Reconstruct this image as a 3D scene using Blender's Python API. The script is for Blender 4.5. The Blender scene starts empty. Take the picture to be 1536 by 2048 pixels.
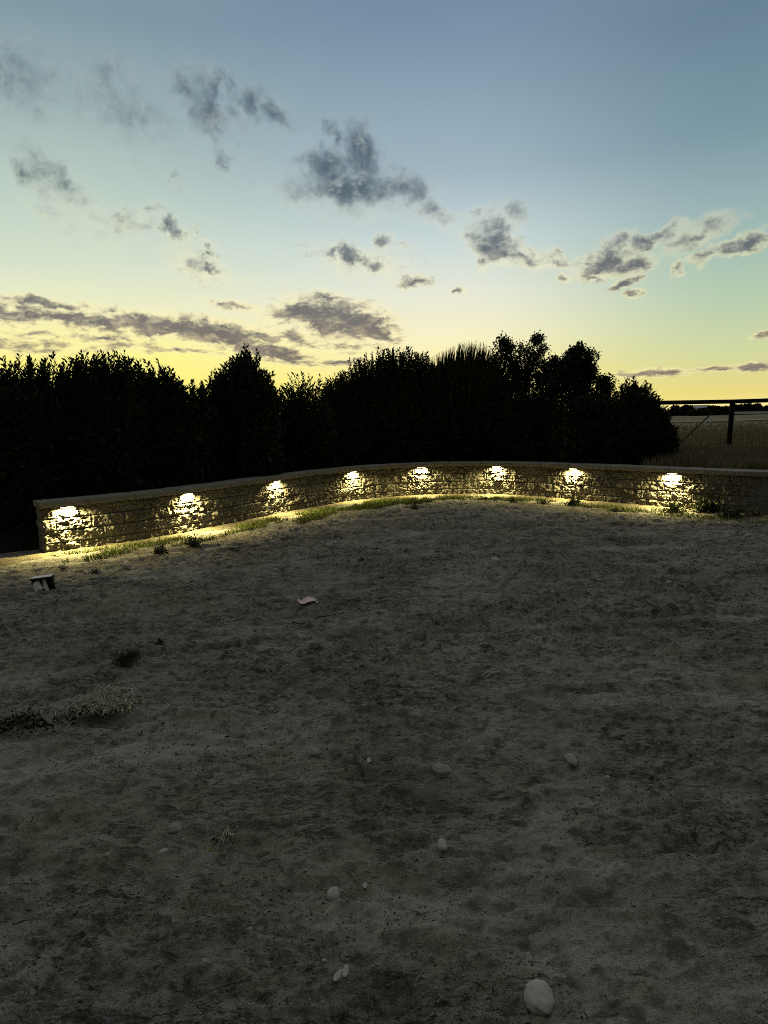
import bpy, math, random
import numpy as np
from mathutils import Matrix, Vector
random.seed(7); RNG = np.random.default_rng(7)
SC = bpy.context.scene; COL = SC.collection
rad = math.radians

# ------------------------------------------------------------------ camera
CAM_H, FPX, PITCH, ROLL = 1.55, 1400.0, rad(7.77), rad(1.5)
_R0 = Vector((1, 0, 0)); _U0 = Vector((0, math.sin(PITCH), math.cos(PITCH)))
cF = Vector((0, math.cos(PITCH), -math.sin(PITCH)))
cR = _R0*math.cos(ROLL) - _U0*math.sin(ROLL); cU = _U0*math.cos(ROLL) + _R0*math.sin(ROLL)
cam = bpy.data.objects.new('camera', bpy.data.cameras.new('camera')); COL.objects.link(cam)
cam.matrix_world = Matrix(((cR.x, cU.x, -cF.x, 0), (cR.y, cU.y, -cF.y, 0), (cR.z, cU.z, -cF.z, CAM_H), (0, 0, 0, 1)))
cam.data.sensor_fit = 'VERTICAL'; cam.data.sensor_height = 36; cam.data.lens = FPX/2048*36
cam.data.clip_start = .05; cam.data.clip_end = 3000
SC.camera = cam
def ray(px, py): return cF*FPX + cR*(px-768) - cU*(py-1024)
def at(px, py, z=0.0):                       # the point of a level plane seen there in the photo
    d = ray(px, py); t = (z-CAM_H)/d.z; return Vector((d.x*t, d.y*t, z))
def proj(p):
    v = Vector(p)-Vector((0, 0, CAM_H)); d = v.dot(cF); return 768+v.dot(cR)/d*FPX, 1024-v.dot(cU)/d*FPX
def atd(px, py, Y):                          # the point at depth Y
    d = ray(px, py); t = Y/d.y; return Vector((d.x*t, Y, CAM_H+d.z*t))

# ------------------------------------------------------------------ view and sampling
SC.render.engine = 'CYCLES'
SC.view_settings.view_transform = 'Standard'; SC.view_settings.look = 'None'
SC.view_settings.exposure = 0; SC.view_settings.gamma = 1
SC.render.resolution_x = 768; SC.render.resolution_y = 1024
SC.cycles.use_denoising = False; SC.cycles.filter_width = 1.0
SC.cycles.max_bounces = 5; SC.cycles.diffuse_bounces = 3
SC.cycles.sample_clamp_indirect = .35

# ------------------------------------------------------------------ node helpers
def lin(c):
    return tuple(((v/255)/12.92 if v/255 <= .04045 else ((v/255+.055)/1.055)**2.4) for v in c)+(1,)
class NT:
    def __init__(s, tree): s.t = tree; s.n = tree.nodes; s.l = tree.links
    def put(s, sock, v):
        if isinstance(v, bpy.types.NodeSocket): s.l.new(v, sock)
        elif v is not None: sock.default_value = v
    def m(s, op, a, b=None, c=None, clamp=False):
        n = s.n.new('ShaderNodeMath'); n.operation = op; n.use_clamp = clamp
        for i, v in enumerate((a, b, c)): s.put(n.inputs[i], v)
        return n.outputs[0]
    def v(s, op, a, b=None, sc=None):
        n = s.n.new('ShaderNodeVectorMath'); n.operation = op
        s.put(n.inputs[0], a); s.put(n.inputs[1], b)
        if sc is not None: s.put(n.inputs[3], sc)
        return n.outputs['Value'] if op in ('LENGTH', 'DOT_PRODUCT') else n.outputs[0]
    def mix(s, f, a, b, mode='MIX'):
        n = s.n.new('ShaderNodeMix'); n.data_type = 'RGBA'; n.blend_type = mode
        s.put(n.inputs[0], f); s.put(n.inputs[6], a); s.put(n.inputs[7], b); return n.outputs[2]
    def ramp(s, f, stops, interp='LINEAR'):
        n = s.n.new('ShaderNodeValToRGB'); r = n.color_ramp; r.interpolation = interp
        r.elements[0].position = stops[0][0]; r.elements[0].color = stops[0][1]
        r.elements[1].position = stops[-1][0]; r.elements[1].color = stops[-1][1]
        for p, c in stops[1:-1]: e = r.elements.new(p); e.color = c
        s.put(n.inputs[0], f); return n.outputs[0]
    def smooth(s, x, a, b, o0=0., o1=1.):
        n = s.n.new('ShaderNodeMapRange'); n.interpolation_type = 'SMOOTHSTEP'
        for i, v in enumerate((x, a, b, o0, o1)): s.put(n.inputs[i], v)
        return n.outputs[0]
    def noise(s, vec, scale, detail=4, rough=.55, dist=0., col=False):
        n = s.n.new('ShaderNodeTexNoise'); s.put(n.inputs['Vector'], vec)
        n.inputs['Scale'].default_value = scale; n.inputs['Detail'].default_value = detail
        n.inputs['Roughness'].default_value = rough; n.inputs['Distortion'].default_value = dist
        return n.outputs['Color' if col else 'Fac']
    def comb(s, x, y, z):
        n = s.n.new('ShaderNodeCombineXYZ'); s.put(n.inputs[0], x); s.put(n.inputs[1], y); s.put(n.inputs[2], z); return n.outputs[0]
    def sep(s, v):
        n = s.n.new('ShaderNodeSeparateXYZ'); s.put(n.inputs[0], v); return n.outputs

# ------------------------------------------------------------------ sky: dusk afterglow with broken cloud, all by world direction
def azel(px, py):
    d = ray(px, py).normalized(); return math.atan2(d.x, d.y), math.asin(d.z)
W = bpy.data.worlds.new('World'); SC.world = W; W.use_nodes = True; W.node_tree.nodes.clear()
w = NT(W.node_tree)
gen = w.n.new('ShaderNodeTexCoord').outputs['Generated']
dx, dy, dz = w.sep(w.v('NORMALIZE', gen))
el = w.m('ARCSINE', dz); az = w.m('ARCTAN2', dx, dy)
EMAX = rad(90)
def stops(x, lst, top):
    o = []
    for y, c in sorted(lst, key=lambda t: -t[0]): o.append((max(0, azel(x, y)[1])/EMAX, lin(c)))
    o[0] = (0, o[0][1]); return o + [(.5, lin(top[0])), (1, lin(top[1]))]
ef = w.m('DIVIDE', el, EMAX)
top = ((158, 164, 168), (184, 186, 186))
rl = w.ramp(ef, stops(60, [(0, (127, 152, 164)), (200, (158, 179, 180)), (400, (192, 209, 196)), (520, (214, 225, 202)), (620, (240, 239, 194)), (700, (255, 247, 142)), (790, (255, 238, 105))], top))
rc = w.ramp(ef, stops(880, [(0, (115, 138, 163)), (180, (137, 162, 178)), (350, (161, 182, 194)), (480, (200, 215, 214)), (590, (231, 233, 214)), (680, (248, 241, 196)), (760, (252, 235, 140)), (800, (255, 238, 130))], top))
rr = w.ramp(ef, stops(1500, [(0, (103, 129, 148)), (250, (122, 151, 163)), (400, (150, 176, 178)), (500, (165, 191, 178)), (600, (185, 205, 174)), (700, (208, 215, 160)), (765, (228, 216, 138)), (790, (238, 218, 126)), (812, (255, 240, 165))], top))
rb = w.ramp(ef, [(0, (.05, .05, .045, 1)), (.3, (.06, .062, .058, 1)), (.6, (.12, .12, .11, 1)), (1, (.30, .30, .27, 1))])
base = w.mix(w.smooth(az, azel(100, 600)[0], azel(880, 600)[0]), rl, rc)
base = w.mix(w.smooth(az, azel(900, 600)[0], azel(1500, 600)[0]), base, rr)
front = w.m('DIVIDE', dy, w.m('MAXIMUM', w.m('SQRT', w.m('ADD', w.m('MULTIPLY', dx, dx), w.m('MULTIPLY', dy, dy))), .001))
back = w.smooth(w.m('MULTIPLY_ADD', front, w.m('COSINE', el), w.m('MULTIPLY', w.m('SINE', el), .3)), .72, -.25)
base = w.mix(back, base, rb)
# a little physical twilight
ns = w.n.new('ShaderNodeTexSky'); ns.sky_type = 'NISHITA'; ns.sun_disc = False
ns.sun_elevation = rad(-4); ns.sun_rotation = rad(-14)
base = w.mix(1.0, base, w.v('SCALE', ns.outputs[0], sc=.05), 'ADD')

CLOUDS = [(20,160,70,60,20,.62),(80,150,110,50,30,.46),(235,215,110,55,25,.56),(130,385,90,30,40,.42),(95,345,70,24,42,.6),(390,530,60,30,25,.45),(260,440,40,20,0,.45),(720,520,90,30,10,.42),(60,690,110,22,3,.62),(230,690,90,14,4,.6),(330,250,60,40,20,.34),(460,250,80,60,0,.36),(720,345,120,60,0,.36),(5,150,27,48,0,.55),(70,120,60,35,35,.3),(215,160,36,30,20,.62),(240,215,42,34,30,.42),(370,180,24,36,-20,.8),(420,215,30,52,0,.95),
(440,175,15,30,0,.8),(430,262,18,28,0,.72),(500,212,28,28,0,.8),(550,230,34,20,10,.8),(435,325,18,18,30,.75),(475,280,10,18,0,.45),
(672,278,13,28,0,.8),(722,308,30,52,0,1),(650,342,52,30,-10,.95),(700,375,112,28,0,1),(802,372,38,32,0,.9),(600,385,40,20,0,.62),
(865,420,38,18,20,.65),(55,340,30,16,40,.8),(118,350,50,12,45,.7),(350,360,20,12,0,.48),(300,420,22,10,0,.6),(342,455,24,17,35,.95),
(245,430,20,15,-30,.5),(390,465,10,8,0,.6),(420,490,18,9,0,.75),(415,510,15,10,0,.7),(415,545,30,8,25,.75),(668,503,14,13,0,.85),
(700,510,25,15,30,.9),(747,533,23,13,10,.9),(765,490,20,15,0,.7),(810,498,14,10,0,.4),(830,562,34,11,0,.85),(917,580,18,7,0,.8),
(960,428,28,14,0,.6),(1020,430,28,20,-10,.58),(985,460,36,18,0,.75),(1000,495,58,24,20,1),(1060,515,38,16,10,.9),(1115,520,28,12,20,.7),
(968,520,15,18,20,.75),(1130,557,15,10,0,.7),(1215,515,54,22,-25,1),(1265,525,40,20,-10,.95),(1240,485,34,15,-20,.75),(1308,478,66,13,-22,.85),
(1400,470,60,18,-30,.72),(1480,492,60,13,-18,.92),(1185,553,22,9,0,.6),(1250,567,30,9,-20,.9),(1268,593,17,7,0,.85),(1350,535,14,10,-40,.6),
(1405,520,32,10,-10,.65),(90,607,90,11,5,.9),(20,630,50,22,10,.85),(150,638,120,14,5,.92),(300,650,160,22,3,1),(430,665,130,26,8,1.05),
(540,702,95,17,12,1.05),(470,608,50,8,5,.75),(590,622,55,26,-10,.9),(680,638,100,36,12,1.1),(650,592,38,8,0,.75),(745,662,52,18,15,1.05),
(60,667,80,8,0,.6),(200,676,75,9,5,.72),(360,700,90,6,5,.6),(680,724,50,7,-5,.8),(600,680,100,14,10,.6),(1310,746,66,8,-3,1),
(1262,750,50,3,0,.8),(1430,738,48,5,-3,.9),(1515,733,45,9,-3,1.05),(1525,668,26,6,-15,.85),(90,430,60,14,40,.28),(190,700,80,5,0,.45),
(440,560,60,8,0,.25),(720,420,110,22,0,.34),(300,200,90,26,25,.2),(1010,720,60,5,0,.3),(700,690,120,9,5,.55),(30,695,60,6,0,.5)]
wob = w.v('SUBTRACT', w.noise(w.comb(az, el, 0.), 26, 4, .6, col=True), (.5, .5, .5))
lowf = w.smooth(el, rad(5), rad(14), .35, 1.)            # far, low cloud is broken finer
cp = w.v('ADD', w.comb(az, el, 0.), w.v('SCALE', w.v('MULTIPLY', wob, (.072, .052, 0)), sc=lowf))
field = None; cpk = cp
for nth, (x, y, rx, ry, rot, wt) in enumerate(CLOUDS):
    a0, e0 = azel(x, y); r = rad(rot)
    ax, ex = azel(x+rx*math.cos(r), y+rx*math.sin(r)); ay, ey = azel(x-ry*math.sin(r), y+ry*math.cos(r))
    sx = math.hypot(ax-a0, ex-e0); sy = math.hypot(ay-a0, ey-e0)
    gr = 1.6+.65*min(1, max(0, (600-y)/300)); wt = wt*(1+.12*min(1, max(0, (600-y)/300)))
    mp = w.n.new('ShaderNodeMapping'); mp.vector_type = 'TEXTURE'
    # (each ten wait for the ones before, which keeps the shader small)
    if nth and nth % 10 == 0: cpk = w.v('SCALE', cp, sc=w.m('MULTIPLY_ADD', field, 1e-6, 1.0))
    w.l.new(cpk, mp.inputs[0]); mp.inputs[1].default_value = (a0, e0, 0)
    mp.inputs[2].default_value = (0, 0, math.atan2(ex-e0, ax-a0)); mp.inputs[3].default_value = (sx*gr, sy*gr, 1)
    g = w.m('MULTIPLY_ADD', w.v('LENGTH', mp.outputs[0]), -wt, wt)
    field = g if field is None else w.m('SMOOTH_MAX', field, g, .08)
stretch = w.m('MULTIPLY', w.m('LOGARITHM', w.m('ADD', el, .06), math.e), .42)
nv = w.comb(az, stretch, 0.)
hi = w.smooth(el, rad(6), rad(20))
n1 = w.noise(nv, 44, 8, .66, .3); n2 = w.noise(w.comb(w.m('ADD', az, .010), w.m('ADD', stretch, -.02), 0.), 44, 8, .66, .3)
nb = w.noise(nv, 13, 4, .6, .4)
fld = w.m('ADD', field, w.m('ADD', w.m('MULTIPLY', w.m('SUBTRACT', n1, .5), w.m('MULTIPLY_ADD', hi, -.9, 1.9)), w.m('MULTIPLY', w.m('SUBTRACT', nb, .5), .55)))
dens = w.smooth(fld, w.m('MULTIPLY_ADD', hi, -.12, .2), w.m('MULTIPLY_ADD', hi, .42, .70))
warm = w.smooth(el, rad(4), rad(15))
shade = w.m('ADD', w.m('MULTIPLY', w.m('SUBTRACT', n2, n1), 3.4), w.smooth(fld, .12, .72), clamp=True)
shade = w.m('MULTIPLY', shade, w.smooth(nb, .28, .60, .72, 1.))
dark = w.mix(warm, lin((112, 104, 104)), lin((82, 97, 110)))
lite = w.mix(warm, lin((198, 182, 142)), lin((164, 172, 172)))
ccol = w.mix(shade, lite, dark)
rim = w.mix(w.m('MULTIPLY', w.smooth(field, .0, .4), w.m('MULTIPLY_ADD', hi, -.5, .5)), base, lin((255, 240, 182)))
sky = w.mix(w.m('MULTIPLY', dens, .94), rim, w.mix(back, ccol, rb))
bg = w.n.new('ShaderNodeBackground'); w.l.new(sky, bg.inputs[0]); bg.inputs[1].default_value = 1.0
wo = w.n.new('ShaderNodeOutputWorld'); w.l.new(bg.outputs[0], wo.inputs[0])

# the sun is just below the horizon: only a broad, faint afterglow comes from its side
sl = bpy.data.lights.new('afterglow_sun', 'SUN'); sl.energy = .12; sl.angle = rad(25); sl.color = (1, .85, .55)
so = bpy.data.objects.new('afterglow_sun', sl); COL.objects.link(so)
so.rotation_euler = Vector((math.sin(rad(-14)), math.cos(rad(-14)), math.tan(rad(5)))).to_track_quat('Z', 'Y').to_euler()

# ------------------------------------------------------------------ numpy noise
def _h(ix, iy, seed):
    n = (ix.astype(np.int64)*374761393 + iy.astype(np.int64)*668265263 + seed*974634777) & 0x7fffffff
    n = ((n ^ (n >> 13))*1274126177) & 0x7fffffff
    return ((n ^ (n >> 16)) & 0xffff)/32767.5 - 1
def vn(x, y, seed=0):
    x = np.asarray(x, float); y = np.asarray(y, float)
    ix = np.floor(x); iy = np.floor(y); fx = x-ix; fy = y-iy
    fx = fx*fx*fx*(fx*(fx*6-15)+10); fy = fy*fy*fy*(fy*(fy*6-15)+10)
    a = _h(ix, iy, seed); b = _h(ix+1, iy, seed); c = _h(ix, iy+1, seed); d = _h(ix+1, iy+1, seed)
    return (a*(1-fx)+b*fx)*(1-fy) + (c*(1-fx)+d*fx)*fy
def fbm(x, y, seed=0, o=4, g=.5):
    s = 0; a = 1; t = 0
    for i in range(o):
        c, q = math.cos(i*1.3), math.sin(i*1.3)
        s = s + a*vn((x*c-y*q)*2**i, (x*q+y*c)*2**i, seed+i*17); t += a; a *= g
    return s/t
def sst(x, a, b):
    t = np.clip((x-a)/(b-a), 0, 1); return t*t*(3-2*t)

# ------------------------------------------------------------------ mesh and object helpers
def mesh_np(name, V, Fs, mat, parent=None, smooth=False):
    me = bpy.data.meshes.new(name)
    V = np.asarray(V, float)
    if isinstance(Fs, np.ndarray):
        k = Fs.shape[1]; n = len(Fs)
        me.vertices.add(len(V)); me.vertices.foreach_set('co', V.ravel())
        me.loops.add(n*k); me.loops.foreach_set('vertex_index', Fs.ravel().astype(np.int32))
        me.polygons.add(n); me.polygons.foreach_set('loop_start', np.arange(0, n*k, k, dtype=np.int32))
        me.polygons.foreach_set('loop_total', np.full(n, k, dtype=np.int32))
        me.update(calc_edges=True)
    else:
        me.from_pydata([tuple(v) for v in V], [], [tuple(f) for f in Fs])
    me.validate()
    if smooth: me.polygons.foreach_set('use_smooth', np.ones(len(me.polygons), bool))
    me.materials.append(mat)
    o = bpy.data.objects.new(name, me); COL.objects.link(o); o.parent = parent
    return o
def tag(o, label=None, cat=None, group=None, kind=None):
    if label: o['label'] = label
    if cat: o['category'] = cat
    if group: o['group'] = group
    if kind: o['kind'] = kind
    return o
def empty(name, loc, label, cat, group=None, rz=0):
    o = bpy.data.objects.new(name, None); COL.objects.link(o); o.location = loc; o.rotation_euler.z = rz
    o.empty_display_size = .1
    return tag(o, label, cat, group)
def grid_faces(nr, nc):
    i = np.arange(nr-1)[:, None]*nc + np.arange(nc-1)[None, :]; i = i.ravel()
    return np.stack([i, i+1, i+nc+1, i+nc], 1)
class MB:
    def __init__(s): s.v = []; s.f = []
    def add(s, V, F):
        o = len(s.v); s.v += [tuple(p) for p in V]; s.f += [tuple(i+o for i in f) for f in F]
    def box(s, c, d, M=None, top=1.0):
        x, y, z = d[0]/2, d[1]/2, d[2]/2; P = []
        for sz in (-1, 1):
            k = top if sz > 0 else 1
            for sx, sy in ((-1, -1), (1, -1), (1, 1), (-1, 1)):
                p = Vector((sx*x*k, sy*y*k, sz*z)); p = M @ p if M else p; P.append(p+Vector(c))
        s.add(P, [(3, 2, 1, 0), (4, 5, 6, 7), (0, 1, 5, 4), (1, 2, 6, 5), (2, 3, 7, 6), (3, 0, 4, 7)])
    def tube(s, pts, r, n=6, r1=None):
        pts = [Vector(p) for p in pts]; m = len(pts); P = []
        for i, p in enumerate(pts):
            t = (pts[min(i+1, m-1)]-pts[max(i-1, 0)]).normalized()
            a = t.orthogonal().normalized() if abs(t.z) > .9 else t.cross(Vector((0, 0, 1))).normalized(); b = t.cross(a)
            rr_ = r if r1 is None else r+(r1-r)*i/(m-1)
            for k in range(n):
                q = 2*math.pi*k/n; P.append(p+a*math.cos(q)*rr_+b*math.sin(q)*rr_)
        Fc = [(i*n+k, i*n+(k+1) % n, (i+1)*n+(k+1) % n, (i+1)*n+k) for i in range(m-1) for k in range(n)]
        s.add(P, Fc+[tuple(range(n-1, -1, -1)), tuple(range((m-1)*n, m*n))])
    def build(s, name, mat, parent=None, smooth=False): return mesh_np(name, s.v, s.f, mat, parent, smooth)

# ------------------------------------------------------------------ materials
def material(name, fn, rough=.9, spec=.3):
    m = bpy.data.materials.new(name); m.use_nodes = True; t = NT(m.node_tree)
    b = m.node_tree.nodes['Principled BSDF']; b.inputs['Roughness'].default_value = rough
    b.inputs['Specular IOR Level'].default_value = spec
    fn(t, b); return m
def bump(t, b, h, strength=.5, dist=.01):
    n = t.n.new('ShaderNodeBump'); n.inputs['Strength'].default_value = strength; n.inputs['Distance'].default_value = dist
    t.put(n.inputs['Height'], h); t.l.new(n.outputs[0], b.inputs['Normal'])
def objc(t): return t.n.new('ShaderNodeTexCoord').outputs['Object']
def two_tone(c0, c1, scale, bscale=None, bstr=.4, bdist=.004, detail=5):
    def fn(t, b):
        o = objc(t); f = t.noise(o, scale, detail, .6)
        t.put(b.inputs['Base Color'], t.ramp(f, [(.3, c0+(1,)), (.7, c1+(1,))]))
        if bscale: bump(t, b, t.noise(o, bscale, 4, .6), bstr, bdist)
    return fn
def ground_fn(t, b):
    o = objc(t)
    big = t.noise(o, .55, 4, .6); mid = t.noise(o, 3.2, 5, .62); fine = t.noise(o, 30, 6, .75); m2 = t.noise(o, 9, 5, .65); m3 = t.noise(t.v('MULTIPLY', o, (1, 1.5, 1)), 15, 6, .7, .6); gr = t.noise(o, 160, 3, .7)
    st = t.n.new('ShaderNodeMapping'); t.l.new(o, st.inputs[0]); st.inputs[3].default_value = (2.2, 9, 1); st.inputs[2].default_value = (0, 0, rad(-8))
    streak = t.noise(st.outputs[0], 2.2, 5, .65)
    c = t.ramp(big, [(.32, (.41, .36, .28, 1)), (.5, (.53, .49, .42, 1)), (.68, (.43, .42, .36, 1))])
    c = t.mix(t.smooth(mid, .46, .64, 0, .7), c, (.36, .335, .20, 1))                       # dry olive growth
    c = t.mix(t.smooth(t.noise(t.v('ADD', o, (7, 3, 0)), 1.3, 3, .5), .55, .72, 0, .55), c, (.27, .19, .15, 1))
    c = t.mix(t.smooth(t.noise(t.v('ADD', o, (2, 9, 0)), .8, 4, .6), .50, .68, 0, .6), c, (.21, .20, .16, 1))
    c = t.mix(t.smooth(t.noise(t.v('ADD', o, (5.3, 1, 0)), .45, 4, .55), .50, .64, 0, .6), c, (.31, .30, .165, 1))
    c = t.mix(t.smooth(t.noise(t.v('ADD', o, (1, 6.4, 0)), .6, 4, .55), .52, .66, 0, .5), c, (.34, .26, .20, 1))
    c = t.mix(t.smooth(streak, .53, .68, 0, .6), c, (.12, .115, .095, 1))
    crk = t.m('ABSOLUTE', t.m('SUBTRACT', t.noise(t.v('ADD', st.outputs[0], (3, 5, 0)), 1.5, 7, .62, .3), .5))
    crm = t.m('MULTIPLY', t.smooth(crk, .004, .018, 1, 0), t.smooth(t.noise(t.v('ADD', o, (9, 2, 0)), 1.6, 3, .6), .44, .60))
    c = t.mix(t.m('MULTIPLY', crm, .9), c, (.03, .028, .022, 1))  # shade inside the thin cracks, painted as dark colour
    c = t.mix(t.m('MULTIPLY', t.smooth(crk, .018, .05, 1, 0), .35), c, (.5, .48, .42, 1))
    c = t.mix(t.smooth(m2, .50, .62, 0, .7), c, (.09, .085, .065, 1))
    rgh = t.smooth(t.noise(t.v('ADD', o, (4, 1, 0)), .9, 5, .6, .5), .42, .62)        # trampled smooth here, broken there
    c = t.mix(t.m('MULTIPLY', t.smooth(m3, .38, .47, 1, 0), t.m('MULTIPLY_ADD', rgh, .9, .1)), c, (.035, .033, .025, 1))  # low spots coloured near black, as shade in holes of the broken dirt
    c = t.mix(t.m('MULTIPLY', t.smooth(fine, .38, .50, .8, 0), t.m('MULTIPLY_ADD', rgh, .6, .25)), c, (.05, .047, .038, 1))  # painted shade in the finer crevices
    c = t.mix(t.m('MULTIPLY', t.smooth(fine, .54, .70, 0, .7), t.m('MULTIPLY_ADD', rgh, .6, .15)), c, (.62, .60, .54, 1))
    c = t.mix(t.smooth(t.noise(o, 300, 2, .6), .35, .65, .35, 0), c, (.1, .095, .08, 1))
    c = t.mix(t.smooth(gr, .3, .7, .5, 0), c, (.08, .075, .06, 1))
    ox, oy, oz = t.sep(o); xq = t.m('SUBTRACT', ox, 1.5)
    vv = t.m('DIVIDE', t.m('ADD', t.m('MULTIPLY_ADD', t.m('MULTIPLY', xq, xq), .05, oy), t.m('MULTIPLY_ADD', ox, -.05, t.m('MULTIPLY_ADD', t.noise(o, .6, 2, .5), .3, -.15))), 1.42)
    dd = t.m('MULTIPLY', t.m('ABSOLUTE', t.m('SUBTRACT', t.m('FRACT', vv), .5)), 1.42)
    rut = t.m('MULTIPLY', t.smooth(dd, .06, .17, 1, 0), t.smooth(t.noise(o, .9, 4, .65), .42, .58))
    c = t.mix(t.m('MULTIPLY', rut, .3), c, (.62, .58, .51, 1))                         # packed pale by wheels
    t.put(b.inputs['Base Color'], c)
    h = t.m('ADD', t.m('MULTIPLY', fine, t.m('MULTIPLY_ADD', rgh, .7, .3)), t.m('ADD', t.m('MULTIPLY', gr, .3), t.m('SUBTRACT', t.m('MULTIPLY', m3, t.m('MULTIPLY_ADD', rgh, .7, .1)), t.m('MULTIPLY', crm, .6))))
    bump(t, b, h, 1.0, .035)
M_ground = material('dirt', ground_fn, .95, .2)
M_gravel = material('pale_gravel', two_tone((.06, .052, .035), (.30, .26, .175), 60, 110, 1, .02), .95, .2)
def wall_fn(t, b):
    o = objc(t); n = t.noise(o, 5, 5, .65); k = t.noise(o, 60, 5, .7)
    c = t.ramp(n, [(.3, (.145, .132, .11, 1)), (.7, (.22, .205, .175, 1))])
    c = t.mix(t.smooth(k, .35, .7, 0, .55), c, (.14, .125, .10, 1))
    t.put(b.inputs['Base Color'], c); bump(t, b, t.noise(o, 90, 5, .7), .8, .006)
M_wall = material('split_face_block', wall_fn, .93, .2)
def cap_fn(t, b):
    o = objc(t); n = t.noise(o, 7, 5, .6); k = t.noise(o, 120, 3, .7)
    c = t.ramp(n, [(.3, (.21, .195, .16, 1)), (.7, (.29, .272, .23, 1))]); c = t.mix(t.smooth(k, .3, .7, 0, .4), c, (.10, .09, .07, 1))
    t.put(b.inputs['Base Color'], c); bump(t, b, k, .5, .003)
M_cap = material('concrete_cap', cap_fn, .9, .25)
def leaf_m(name, c0, c1, scale=3, rough=.65):
    def fn(t, b):
        t.put(b.inputs['Base Color'], t.ramp(t.noise(objc(t), scale, 3, .6), [(.3, c0+(1,)), (.7, c1+(1,))]))
    return material(name, fn, rough, .15)
M_leaf = leaf_m('dark_leaf', (.012, .018, .007), (.024, .031, .011))
M_leaf2 = leaf_m('dark_leaf_olive', (.015, .019, .007), (.03, .033, .013))
M_bark = material('bark', two_tone((.03, .025, .018), (.06, .05, .04), 20, 60), .95, .1)
M_weed = leaf_m('weed_leaf', (.045, .06, .025), (.08, .10, .045), 20)
M_grass = leaf_m('green_grass', (.12, .16, .035), (.24, .27, .08), 6, .7)
M_straw = leaf_m('straw', (.16, .14, .095), (.32, .29, .21), 9, .8)
M_straw2 = leaf_m('bleached_straw', (.5, .47, .36), (.8, .76, .6), 9, .8)
M_litter = leaf_m('dead_leaf', (.03, .026, .018), (.09, .075, .05), 9, .9)
M_field = leaf_m('dry_field_grass', (.20, .165, .095), (.36, .30, .185), 1.5, .8)
M_fieldsoil = material('field_soil', two_tone((.16, .14, .08), (.3, .26, .16), .35, 20, .8, .03), .95, .1)
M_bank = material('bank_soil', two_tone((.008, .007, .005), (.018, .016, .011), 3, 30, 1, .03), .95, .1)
M_stone = material('river_stone', two_tone((.27, .26, .225), (.44, .425, .375), 22, 160, .35, .002), .85, .25)
M_clod = material('dirt_clod', two_tone((.18, .165, .135), (.34, .32, .27), 30, 120, .9, .004), .95, .2)
M_pipe = material('black_pipe', two_tone((.006, .006, .006), (.012, .012, .011), 8), .8, .1)
M_wire = material('fence_wire', two_tone((.03, .028, .024), (.05, .045, .04), 20), .6, .3)
M_black = material('black_plastic', two_tone((.010, .007, .008), (.02, .014, .016), 40), .6, .3)
M_pale = material('pale_plastic', two_tone((.7, .66, .6), (.88, .84, .76), 30), .7, .3)
M_sheet = material('greyish_sheet', two_tone((.22, .25, .2), (.4, .44, .36), 25, 60), .7, .3)
M_paper = material('pinkish_paper', two_tone((.72, .54, .50), (.86, .70, .66), 40, 90, .3, .001), .8, .2)
M_metal = material('bronze_housing', two_tone((.05, .045, .035), (.08, .07, .055), 30), .45, .5)
M_farveg = leaf_m('far_leaf', (.020, .022, .012), (.032, .032, .018), .3)
M_farwall = material('far_wall', two_tone((.42, .41, .37), (.52, .5, .45), 2), .9, .1)
M_farroof = material('far_roof', two_tone((.08, .08, .08), (.13, .13, .125), 2), .9, .1)
M_pathm = material('pale_track', two_tone((.22, .21, .18), (.34, .33, .29), .5), .9, .1)
M_stubfield = material('grey_stubble', two_tone((.10, .10, .09), (.17, .17, .15), .1), .95, .1)
def lens_fn(t, b):
    b.inputs['Base Color'].default_value = (.9, .85, .6, 1)
    b.inputs['Emission Color'].default_value = (1, .86, .42, 1); b.inputs['Emission Strength'].default_value = 14
M_lens = material('lit_lens', lens_fn, .4)

# ------------------------------------------------------------------ the curve of the wall (front face at the ground)
CP = [(-4.12, 8.38), (-3.45, 8.93), (-2.78, 9.72), (-2.12, 10.75), (-1.45, 11.85), (-.7, 12.8), (.1, 13.36), (.95, 13.58), (1.75, 13.5), (2.4, 13.18),
      (3.05, 12.62), (3.75, 11.85), (4.45, 11.0), (5.05, 10.3), (5.6, 9.72), (6.4, 8.95), (7.4, 8.05), (8.6, 7.0)]
def catmull(P, n=40):
    P = [np.array(p, float) for p in P]; P = [2*P[0]-P[1]]+P+[2*P[-1]-P[-2]]; o = []
    for i in range(1, len(P)-2):
        for k in range(n):
            t = k/n; a, b, c, d = P[i-1:i+3]
            o.append(.5*((2*b)+(-a+c)*t+(2*a-5*b+4*c-d)*t*t+(-a+3*b-3*c+d)*t**3))
    o.append(P[-2]); return np.array(o)
_pl = catmull(CP)
for _ in range(60): _pl[1:-1] = (_pl[:-2]+_pl[1:-1]*2+_pl[2:])/4
_ds = np.r_[0, np.cumsum(np.hypot(*np.diff(_pl, axis=0).T))]; WL = _ds[-1]
def wp(s, off=0.0):                       # a point of the wall curve; off > 0 is out in front of the face
    s = np.asarray(s, float); sc = np.clip(s, 0, WL)
    x = np.interp(sc, _ds, _pl[:, 0]); y = np.interp(sc, _ds, _pl[:, 1])
    x2 = np.interp(np.clip(sc+.05, 0, WL), _ds, _pl[:, 0]); y2 = np.interp(np.clip(sc+.05, 0, WL), _ds, _pl[:, 1])
    x1 = np.interp(np.clip(sc-.05, 0, WL), _ds, _pl[:, 0]); y1 = np.interp(np.clip(sc-.05, 0, WL), _ds, _pl[:, 1])
    tx, ty = x2-x1, y2-y1; L = np.hypot(tx, ty); tx, ty = tx/L, ty/L
    e = s-sc
    return x+tx*e+ty*off, y+ty*e-tx*off
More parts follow.
